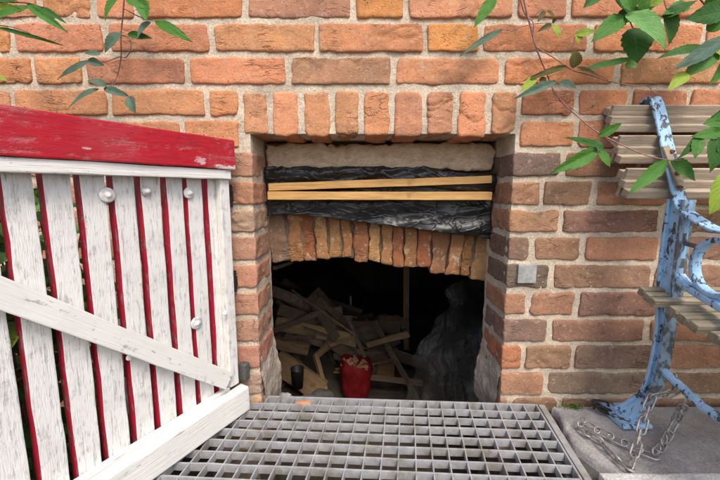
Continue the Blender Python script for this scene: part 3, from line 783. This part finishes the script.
sheet(rng(XL+.002, XR-.002, .0032), rng(0, 1, .018), drape)
o = mesh_obj('plastic_sheet', mv, mf, M['black_plastic'])
md = o.modifiers.new('thickness', 'SOLIDIFY'); md.thickness = .0012
tag(o, 'crumpled black plastic sheet hanging behind the two pine battens', 'plastic sheet')

# ------------------------------------------------------------------ things in the cellar
def deep(Y): return .10+1.65*Y if Y > .25 else Y
def grow(Y): return (deep(Y)+DIST)/(Y+DIST)
def plank(u1, v1, Y1, u2, v2, Y2, wid, th, m, label, roll=0.0, name='wood_scrap', group='scrap wood heaped in the cellar', cat='wood scrap'):
    wid *= grow(Y1); th *= grow(Y1); A, B = at(u1, v1, deep(Y1)), at(u2, v2, deep(Y2)); c = (A+B)/2; L = (B-A).length
    bm = bmesh.new(); box(bm, (-L/2, -th/2, -wid/2), (L/2, th/2, wid/2), .002, cuts=6, jit=.003, seed=int(u1+v1))
    mm = axis_mtx(Vector((0, 0, 0)), B-A, roll=roll)
    ob = bm_obj(name, bm, M[m]); ob.matrix_world = Matrix.Translation(c) @ mm
    return tag(ob, label, cat, group)
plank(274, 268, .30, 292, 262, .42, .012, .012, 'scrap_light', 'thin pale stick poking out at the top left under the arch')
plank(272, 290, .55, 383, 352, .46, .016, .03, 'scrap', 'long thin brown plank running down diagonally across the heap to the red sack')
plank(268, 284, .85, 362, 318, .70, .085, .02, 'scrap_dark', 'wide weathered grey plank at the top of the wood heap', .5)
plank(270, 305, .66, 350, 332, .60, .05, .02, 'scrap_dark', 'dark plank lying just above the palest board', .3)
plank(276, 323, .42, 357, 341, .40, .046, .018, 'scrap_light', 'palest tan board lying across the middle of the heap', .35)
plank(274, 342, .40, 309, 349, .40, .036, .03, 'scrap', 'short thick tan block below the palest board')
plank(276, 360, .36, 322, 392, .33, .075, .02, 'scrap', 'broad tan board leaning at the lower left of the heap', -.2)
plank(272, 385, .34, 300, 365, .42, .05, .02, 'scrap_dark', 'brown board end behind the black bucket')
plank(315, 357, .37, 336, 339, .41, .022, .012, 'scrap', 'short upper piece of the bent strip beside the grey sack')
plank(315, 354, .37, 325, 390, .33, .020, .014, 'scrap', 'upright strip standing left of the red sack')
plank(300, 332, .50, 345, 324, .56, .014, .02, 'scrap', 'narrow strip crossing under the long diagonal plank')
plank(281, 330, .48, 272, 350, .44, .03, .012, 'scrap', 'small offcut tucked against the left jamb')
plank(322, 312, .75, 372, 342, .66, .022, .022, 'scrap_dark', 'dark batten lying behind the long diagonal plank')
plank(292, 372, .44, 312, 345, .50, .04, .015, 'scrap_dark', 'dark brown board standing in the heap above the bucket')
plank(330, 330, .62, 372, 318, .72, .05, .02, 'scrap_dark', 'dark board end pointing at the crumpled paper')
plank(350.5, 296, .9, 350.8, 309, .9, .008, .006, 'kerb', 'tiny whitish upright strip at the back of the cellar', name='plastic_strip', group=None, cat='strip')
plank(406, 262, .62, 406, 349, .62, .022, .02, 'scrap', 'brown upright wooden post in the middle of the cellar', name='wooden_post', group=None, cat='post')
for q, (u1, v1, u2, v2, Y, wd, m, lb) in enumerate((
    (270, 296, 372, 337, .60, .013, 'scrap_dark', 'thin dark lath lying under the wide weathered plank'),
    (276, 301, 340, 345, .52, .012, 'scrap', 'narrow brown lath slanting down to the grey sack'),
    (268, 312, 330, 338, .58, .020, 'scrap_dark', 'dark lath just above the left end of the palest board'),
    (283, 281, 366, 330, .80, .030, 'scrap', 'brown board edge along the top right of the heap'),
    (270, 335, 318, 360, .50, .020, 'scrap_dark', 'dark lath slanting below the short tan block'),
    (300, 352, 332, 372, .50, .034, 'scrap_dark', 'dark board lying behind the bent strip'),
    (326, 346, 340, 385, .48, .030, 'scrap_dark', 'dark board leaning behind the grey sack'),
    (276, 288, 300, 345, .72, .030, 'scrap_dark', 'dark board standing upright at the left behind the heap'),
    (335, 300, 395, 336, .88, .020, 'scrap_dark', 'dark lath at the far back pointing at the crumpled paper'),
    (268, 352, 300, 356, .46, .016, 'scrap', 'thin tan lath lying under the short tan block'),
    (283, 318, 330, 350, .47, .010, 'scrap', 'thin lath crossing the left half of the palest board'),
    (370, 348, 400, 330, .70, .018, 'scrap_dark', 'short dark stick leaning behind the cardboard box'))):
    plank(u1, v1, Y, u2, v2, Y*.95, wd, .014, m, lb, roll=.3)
def blob(name, c, rad, m, label, cat, jit=.18, freq=3.0, seed=0, group=None, sub=4, flatb=0.0):
    bm = bmesh.new(); bmesh.ops.create_icosphere(bm, subdivisions=sub, radius=1.0)
    for v in bm.verts:
        p = v.co*freq+Vector((seed, seed*2, seed*3)); k = 1+noise.noise(p)*jit+abs(noise.noise(p*2.3))*jit*.7
        v.co = Vector((v.co.x*rad[0]*k, v.co.y*rad[1]*k, max(-rad[2]*(1-flatb), v.co.z*rad[2]*k)))
    ob = bm_obj(name, bm, M[m], None, True); ob.location = c
    return tag(ob, label, cat, group)
random.seed(61); bm = bmesh.new()
for k in range(62):
    u = random.uniform(272, 398); top = 292+max(0, (u-300))*.50; v = random.uniform(top, 404); Y = random.uniform(.78, 1.12)-.0016*(v-300)
    A = at(u, v, Y); an = random.gauss(-.45, .55); L = random.uniform(.12, .42)
    d = Vector((math.cos(an), random.uniform(-.5, .5), math.sin(an))).normalized()
    wd = random.choice((.008, .014, .026, .05, .07)); th = random.uniform(.004, .012)
    box(bm, (-L/2, -th/2, -wd/2), (L/2, th/2, wd/2), .001, axis_mtx(A, A+d, roll=random.uniform(-.8, .8)), random.choice((0, 0, 0, 0, 0, 1, 2)), cuts=4, jit=.004, seed=k)
tag(bm_obj('debris_heap', bm, [M['scrap_dark'], M['scrap'], M['paper']]), 'tangled dark heap of broken laths and rubbish filling the left of the cellar', 'debris', None, 'stuff')
# red sack of kindling
c = at(356, 378, deep(.335)); sack = tag(empty('red_sack', c - Vector((0, 0, .075))), 'open red plastic sack full of kindling', 'sack'); sack.scale = (1.27, 1.27, 1.27); sack.location = c - Vector((0, 0, .095))
mv, mf = [], []
def sackf(a, t):
    th = a*2*math.pi; r = (.046+.010*math.sin(t*2.6)-.010*(1-t)**4-.004*t)*(1+noise.noise(Vector((math.cos(th)*2, math.sin(th)*2, t*3)))*.16+noise.noise(Vector((math.cos(th)*6, math.sin(th)*6, t*5)))*.07)
    return Vector((r*math.cos(th), r*math.sin(th)*.8, t*.135+noise.noise(Vector((math.cos(th)*2, math.sin(th)*2, 9)))*.016*t + (.012*max(0, -math.cos(th))*t)))
sheet(rng(0, 1, 1/40), rng(0, 1, .06), sackf); mesh_obj('bag', mv, mf, M['red_bag'], sack)
random.seed(17)
bm = bmesh.new()
for k in range(46):
    q = Vector((random.uniform(-.034, .034), random.uniform(-.030, .026), .112+random.uniform(0, .022))); d = Vector((random.uniform(-1, 1), random.uniform(-1, 1), random.uniform(-.5, .8))).normalized()*random.uniform(.012, .022)
    tm = axis_mtx(q-d/2, q+d/2, roll=random.uniform(0, 3)); box(bm, (0, -.0045, -.003), (d.length*1.4, .0045, .003), .0008, tm)
bm_obj('kindling', bm, M['kindling'], sack)
blob('grey_sack', at(343, 352, deep(.44)), (.046, .04, .054), 'sack', 'crumpled grey sack behind the red sack', 'sack', .3, 2.2, 3)
blob('crumpled_paper', at(388, 324, deep(.62)), (.088, .055, .044), 'paper', 'crumpled pinkish brown paper bundle left of the upright post', 'paper', .38, 2.6, 5)
bm = bmesh.new(); A = at(375, 361, .86); B = at(394, 384, .86); box(bm, (A.x, .86, B.z-.02), (B.x, .96, A.z), .002, cuts=2, jit=.003)
tag(bm_obj('cardboard_box', bm, M['card']), 'small brown cardboard box right of the red sack', 'box')
bm = bmesh.new(); c = at(297.5, 378, .52); bsz = 1.2
prof = [(.012, -.032), (.017, -.032), (.0215, .030), (.0230, .033), (.0205, .031), (.016, -.026), (.002, -.027)]
rg = [[bm.verts.new(c+Vector((r_*math.cos(k*math.pi/12), r_*math.sin(k*math.pi/12), zc))*bsz) for k in range(24)] for r_, zc in prof]
for A, B in zip(rg, rg[1:]):
    for k in range(24): bm.faces.new([A[k], A[(k+1) % 24], B[(k+1) % 24], B[k]])
tag(bm_obj('bucket', bm, M['pot'], None, True), 'small black bucket standing in front of the wood heap', 'bucket')
for i, (u, v, Y, r_, lb) in enumerate(((322, 397, .26, .034, 'wide dark grey stone lying left of the red sack'), (283, 398, .17, .017, 'pale lump of mortar at the foot of the left jamb'), (290, 399, .18, .010, 'small white lump of mortar next to the left jamb'), (308, 400, .24, .020, 'small dark stone lying below the black bucket'))):
    Y = deep(Y); blob('stone', at(u, v, Y), (r_*1.3, r_*1.1, r_*.75), 'stone' if i in (1, 2) else 'concrete', lb, 'stone', .3, 2.0, i*4+1, 'stones at the foot of the opening', 3)
# wall of old bricks faintly seen at the back and a dusty plastic film on the right
mv, mf = [], []
def film(a, t):
    u0 = 448-52*t**1.1+5*math.sin(t*9)+7*noise.noise(Vector((t*9, 4, 1))); u = u0+(500-u0)*a; v = 264+22*(1-a)*(1-t)+142*t+5*noise.noise(Vector((a*6, 2, 2)))*(1-t)
    Y = .98-.52*t+.14*(1-a)*t
    f = noise.noise(Vector((a*3, t*2, 1)))*.05+abs(noise.noise(Vector((a*5-t*1.6, t*1.0, 4))))*.07+abs(noise.noise(Vector((a*12-t*4, t*3.2+a*2, 7))))*.030-max(0, .06-abs(noise.noise(Vector((a*9+t*9, t*7-a*6, 9)))))*.30
    return at(u, v, max(.2, Y-f))
sheet(rng(0, 1, .010), rng(0, 1, .008), film)
o = mesh_obj('plastic_film', mv, mf, M['film']); tag(o, 'dusty translucent plastic film heaped in the right side of the cellar', 'plastic film')

# ------------------------------------------------------------------ climbing plants
class Leaves:
    def __init__(s): s.V = []; s.F = []; s.MI = []; s.UV = []
    def leaf(s, b, t, wpx, Yb, Yt, mi, serr=.0, shape=.8, fold=.22, face=None, curl=.10, stalk=None):
        B = at(b[0], b[1], Yb); T = at(t[0], t[1], Yt); ax = T-B; L = ax.length
        wd = wpx*.0020*(1+Yb); a = ax.normalized()
        nrm = Vector(face) if face else Vector((random.uniform(-.35, .35), -1, random.uniform(.0, .5)))
        nrm = (nrm-a*nrm.dot(a)).normalized(); sd_ = a.cross(nrm)
        nl, nc = 22, 4; i0 = len(s.V); fo = fold*random.uniform(.4, 2.2); cu = curl*random.uniform(.2, 3.2); tw = random.uniform(-.5, .5)
        for i in range(nl+1):
            t_ = i/nl
            pr = math.sin(math.pi*min(1, t_**shape))**.85*(1-.25*t_)+.0
            if t_ > .8: pr *= 1-((t_-.8)/.2)**2*.45
            if serr: pr *= 1+serr*((i % 3)/2-.5)*(1 if .12 < t_ < .95 else 0)
            for j in range(-nc, nc+1):
                q = j/nc
                ht = abs(q)*wd/2*pr*fo - cu*L*(t_-.35)**2 + noise.noise(Vector((t_*5+i0, q*2, i0*.37)))*L*.02
                P = B+a*(L*t_)+sd_*(q*wd/2*pr)+nrm*(ht+q*wd/2*pr*tw*t_)+sd_*(.10*tw*L*t_*t_)
                P.y = min(P.y, -.005)
                s.V.append(P); s.UV.append((t_, .5+q*.5))
        m = 2*nc+1
        for i in range(nl):
            for j in range(2*nc):
                s.F.append([i0+i*m+j, i0+i*m+j+1, i0+(i+1)*m+j+1, i0+(i+1)*m+j]); s.MI.append(mi)
LM = [M[k] for k in ('leaf', 'leaf_dark', 'leaf_blue', 'leaf_light', 'leaf_lime', 'leaf_bronze')]
G, D, BL, LI, LY, BZ = range(6)
def plant(label, cat, leaves, stems, name='climbing_vine', stem_m='stem', serr=.10):
    root = at(*stems[0][0][0])
    o = tag(empty(name, root), label, cat)
    lv = Leaves()
    for l in leaves: lv.leaf(*l[:6], **(l[6] if len(l) > 6 else {'serr': serr}))
    if leaves: mesh_obj('foliage', [v-root for v in lv.V], lv.F, LM, o, True, lv.MI, uvs=lv.UV)
    for pts, r0, r1 in stems:
        bm = bmesh.new()
        q = spline([at(*p)-root for p in pts], 6); n = len(q)
        for p in q: p.y = min(p.y, -root.y-.004-r0) if False else p.y
        tube(bm, q, [r0+(r1-r0)*i/(n-1) for i in range(n)], 7)
        bm_obj('stem', bm, M[stem_m], o, True)
    return o
random.seed(31)
plant('thin hanging vine with drooping grey green leaves above the red gate rail', 'vine', [
    ((117, -4), (102, 19), 15, -.05, -.06, G), ((126, -6), (150, 8), 16, -.05, -.06, G), ((142, 0), (146, 20), 15, -.05, -.07, G),
    ((154, 20), (190, 39), 12, -.045, -.06, G), ((150, 21), (135, 36), 11, -.045, -.06, BL), ((121, 33), (102, 51), 14, -.05, -.05, BL),
    ((127, 34), (151, 38), 8, -.05, -.05, D), ((101, 54), (84, 53), 7, -.05, -.06, BL), ((88, 60), (104, 66), 9, -.05, -.05, BL), ((90, 60), (56, 78), 7, -.05, -.07, BL),
    ((107, 86), (87, 79), 10, -.045, -.06, BL), ((98, 88), (64, 106), 10, -.05, -.07, BL), ((103, 88), (128, 96), 9, -.045, -.05, BL), ((129, 96), (134, 113), 13, -.05, -.06, BL)],
    [([(125, -12, -.04), (123, 15, -.035), (121, 35, -.035), (121, 57, -.03), (117, 76, -.03), (108, 90, -.045)], .0014, .0008),
     ([(121, 35, -.035), (129, 38, -.04), (131, 48, -.045), (126, 57, -.04), (119, 57, -.035), (104, 62, -.045), (92, 61, -.05)], .0011, .0008),
     ([(123, 8, -.037), (138, 16, -.04), (152, 20, -.045)], .001, .0008), ([(117, 76, -.03), (113, 92, -.04), (124, 92, -.045), (130, 98, -.05)], .0009, .0007)])
plant('narrow leaved sprig entering at the top left corner of the wall', 'vine', [
    ((-6, 18), (31, 3), 13, -.10, -.10, G), ((-4, 8), (24, 11), 10, -.09, -.10, LY), ((26, 3), (66, 31), 10, -.10, -.12, G), ((40, 6), (66, 22), 6, -.10, -.10, D), ((-8, 26), (63, 43), 4.5, -.10, -.11, D),
    ((-8, 74), (8, 80), 6, -.1, -.1, LY), ((-6, -4), (22, -2), 12, -.1, -.1, D)],
    [([(-14, 2, -.09), (8, 2, -.09), (28, 3, -.10), (42, 7, -.10)], .0014, .0009), ([(-14, 24, -.09), (12, 27, -.10), (30, 33, -.105)], .0010, .0006)], stem_m='stem')
plant('thin reddish vine trailing down the wall to the bench with bronze and green leaves', 'vine', [
    ((496, -4), (474, 28), 13, -.04, -.06, G), ((503, 29), (459, 54), 8, -.03, -.05, BL),
    ((545, 10), (538, 21), 6, -.03, -.04, BZ), ((547, 10), (555, 17), 5, -.03, -.04, BZ), ((552, 24), (539, 31), 6, -.03, -.04, BZ), ((553, 24), (561, 37), 7, -.03, -.04, LY), ((552, 22), (557, 19), 5, -.03, -.04, BZ),
    ((574, 68), (576, 49), 16, -.03, -.04, BZ), ((568, 65), (524, 79), 7, -.03, -.045, BZ), ((577, 67), (598, 73), 6, -.03, -.04, BZ),
    ((575, 34), (598, 30), 9, -.035, -.05, LY), ((580, 32), (578, 43), 8, -.035, -.04, LY), ((536, 77), (520, 91), 10, -.03, -.05, LY), ((541, 77), (545, 84), 7, -.03, -.04, BZ),
    ((557, 81), (516, 99), 10, -.03, -.06, BL), ((559, 82), (577, 88), 11, -.03, -.05, BL),
    ((587, 68), (642, 56), 8, -.035, -.06, LI), ((625, 64), (638, 66), 11, -.04, -.05, LI),
    ((601, 146), (566, 137), 9, -.05, -.07, D), ((598, 136), (624, 123), 11, -.05, -.06, G), ((599, 149), (553, 172), 17, -.05, -.08, G), ((599, 150), (611, 167), 16, -.05, -.06, G), ((592, 140), (604, 150), 10, -.05, -.06, D),
    ((668, 160), (627, 192), 15, -.12, -.14, G), ((671, 161), (698, 180), 22, -.12, -.13, G)],
    [([(522, -12, -.03), (526, 10, -.025), (530, 25, -.02), (536, 47, -.018), (546, 72, -.02), (557, 96, -.018), (575, 114, -.025), (599, 133, -.045), (640, 153, -.10), (668, 160, -.12), (682, 160, -.13)], .0019, .0009),
     ([(518, -12, -.035), (524, 12, -.02), (533, 22, -.025), (534, 40, -.018), (548, 76, -.024), (556, 100, -.02)], .0012, .0008),
     ([(536, 47, -.02), (556, 59, -.02), (572, 70, -.025), (590, 75, -.022), (608, 81, -.02), (630, 85, -.025), (648, 86, -.03), (653, 92, -.035), (664, 95, -.035), (676, 92, -.035)], .0012, .0006),
     ([(530, 25, -.02), (518, 27, -.025), (503, 30, -.03)], .0008, .0006), ([(530, 24, -.02), (545, 23, -.025), (553, 23, -.03)], .0007, .0005), ([(532, 20, -.02), (540, 10, -.03), (546, 9, -.03)], .0007, .0005),
     ([(573, 69, -.025), (572, 52, -.03), (575, 35, -.035)], .0007, .0006), ([(557, 100, -.018), (572, 108, -.015), (580, 116, -.018)], .0005, .0004), ([(596, 130, -.04), (606, 138, -.05), (620, 150, -.06)], .0006, .0004),
     ([(608, 80, -.02), (590, 72, -.03), (570, 70, -.03), (545, 78, -.03)], .0006, .0004)], stem_m='stem_pink')
plant('large leaved Virginia creeper with serrated green leaves over the bench', 'creeper', [
    ((626, 13), (671, 45), 30, -.07, -.11, LI, dict(serr=.16, face=(-.1, -1, .45))), ((634, 27), (638, 61), 30, -.06, -.08, D, dict(serr=.12)), ((626, 15), (592, 40), 20, -.07, -.09, G, dict(serr=.14)), ((628, 12), (610, -8), 22, -.06, -.07, D),
    ((632, 10), (622, -14), 22, -.08, -.08, G), ((640, 12), (656, -12), 18, -.06, -.07, G), ((668, 10), (673, 44), 20, -.05, -.06, D), ((662, 17), (698, -2), 12, -.06, -.08, D), ((650, 6), (668, -8), 10, -.08, -.09, LY),
    ((727, 10), (688, 20), 22, -.07, -.09, D), ((706, 46), (661, 53), 12, -.06, -.08, D), ((724, 38), (676, 71), 17, -.09, -.13, BL), ((720, 48), (684, 76), 20, -.085, -.10, G), ((688, 72), (670, 88), 14, -.10, -.12, LY), ((712, 48), (733, 62), 16, -.08, -.1, LY), ((730, 40), (706, 46), 14, -.07, -.09, G),
    ((706, 30), (730, 18), 18, -.06, -.08, G), ((640, 8), (612, 22), 18, -.055, -.065, D), ((650, 16), (655, 44), 18, -.05, -.06, D), ((690, 4), (664, 12), 16, -.05, -.07, G), ((705, 6), (724, -6), 16, -.05, -.07, G),
    ((712, 60), (690, 60), 14, -.07, -.09, D), ((724, 62), (712, 84), 15, -.08, -.09, G), ((600, -6), (584, 8), 13, -.05, -.06, D)],
    [([(628, -14, -.04), (626, 0, -.045), (627, 14, -.06), (634, 30, -.05)], .0016, .001), ([(627, 14, -.06), (624, 18, -.06)], .0008, .0006),
     ([(690, -14, -.04), (708, 8, -.05), (724, 20, -.06)], .0018, .0016), ([(735, 30, -.06), (712, 46, -.075), (696, 62, -.09), (684, 73, -.10)], .0012, .0007), ([(660, -14, -.04), (665, 4, -.045), (668, 14, -.055)], .0012, .0008)])
plant('leafy creeper shoot hanging in front of the bench backrest at the right edge', 'creeper', [
    ((706, 130), (679, 160), 12, -.14, -.16, D), ((728, 118), (703, 124), 16, -.14, -.15, G), ((726, 132), (695, 134), 14, -.14, -.16, G), ((700, 134), (694, 158), 13, -.15, -.16, G), ((716, 136), (714, 172), 22, -.15, -.16, D), ((728, 112), (712, 120), 14, -.13, -.15, D), ((728, 172), (712, 214), 26, -.17, -.18, LY, dict(serr=.1)), ((722, 138), (734, 165), 22, -.15, -.16, G)],
    [([(740, 110, -.13), (722, 126, -.14), (706, 131, -.145), (692, 140, -.15), (682, 156, -.155)], .0016, .0009), ([(740, 150, -.15), (728, 168, -.165), (726, 176, -.17)], .0012, .0009)])
# moss at the foot of the wall
random.seed(51); mv, mf = [], []
c0 = on(573, 407, 0)
for k in range(420):
    a = random.uniform(0, 6.28); r = abs(random.gauss(0, .012)); p = c0+Vector((math.cos(a)*r*1.5, math.sin(a)*r*.5, random.uniform(-.004, .004)))
    p.y = min(p.y, -.006); h = random.uniform(.003, .007); d = Vector((random.uniform(-1, 1), random.uniform(-1, .4), 1.2)).normalized()*h; sdv = Vector((random.uniform(-1, 1), random.uniform(-1, 1), 0)).normalized()*.0011
    i0 = len(mv); mv += [p-sdv, p+sdv, p+d]; mf.append([i0, i0+1, i0+2])
tag(mesh_obj('moss', mv, mf, m_simple('moss', (.11, .17, .03), .4, 200, .9)), 'small patch of green moss between the slab and the wall foot', 'moss', None, 'stuff')
# weeds behind the gate, seen between its boards
random.seed(44)
lv = Leaves(); bm = bmesh.new(); random.seed(45)
root = Vector((-.60, -.22, -.03))
wd_o = tag(empty('weed_clump', root), 'leafy green weeds growing in the corner behind the white gate boards', 'weeds')
def gw(s, dpt, zc):
    ca, sa = math.cos(GA), math.sin(GA); return Vector((-.283+ca*s-sa*dpt, -.030+sa*s+ca*dpt, zc))
for k in range(30):
    s_ = -random.uniform(.16, .56); dp = random.uniform(.05, .20); zt = random.uniform(.36, .60); p0 = gw(s_, dp, -.03)
    q = spline([p0, p0+Vector((random.uniform(-.02, .02), random.uniform(-.02, .02), zt*.55)), p0+Vector((random.uniform(-.05, .05), random.uniform(-.03, .03), zt))], 5)
    tube(bm, [x-root for x in q], [.0022-.0014*i/(len(q)-1) for i in range(len(q))], 6)
    for j in range(20):
        b0 = q[random.randrange(1, len(q))]; an = random.uniform(0, 6.28); ll = random.uniform(.03, .065)
        t0 = b0+Vector((math.cos(an), math.sin(an), random.uniform(-.5, .5))).normalized()*ll
        i0 = len(lv.V); a = (t0-b0).normalized(); nr = Vector((.5, -.5, .8)); nr = (nr-a*nr.dot(a)).normalized(); sdv = a.cross(nr); wv = ll*random.uniform(.4, .6)
        for i in range(9):
            t_ = i/8; pr = math.sin(math.pi*t_**.8)**.85
            for jj in (-1, -.5, 0, .5, 1): lv.V.append(b0+a*ll*t_+sdv*jj*wv/2*pr+nr*(abs(jj)*wv*.12*pr-.15*ll*t_*t_)-root); lv.UV.append((t_, .5+jj*.5))
        mi = random.choice((G, G, D, D, LY, LI))
        for i in range(8):
            for jj in range(4): lv.F.append([i0+i*5+jj, i0+i*5+jj+1, i0+(i+1)*5+jj+1, i0+(i+1)*5+jj]); lv.MI.append(mi)
mesh_obj('foliage', lv.V, lv.F, LM, wd_o, True, lv.MI, uvs=lv.UV); bm_obj('stem', bm, M['stem'], wd_o, True)
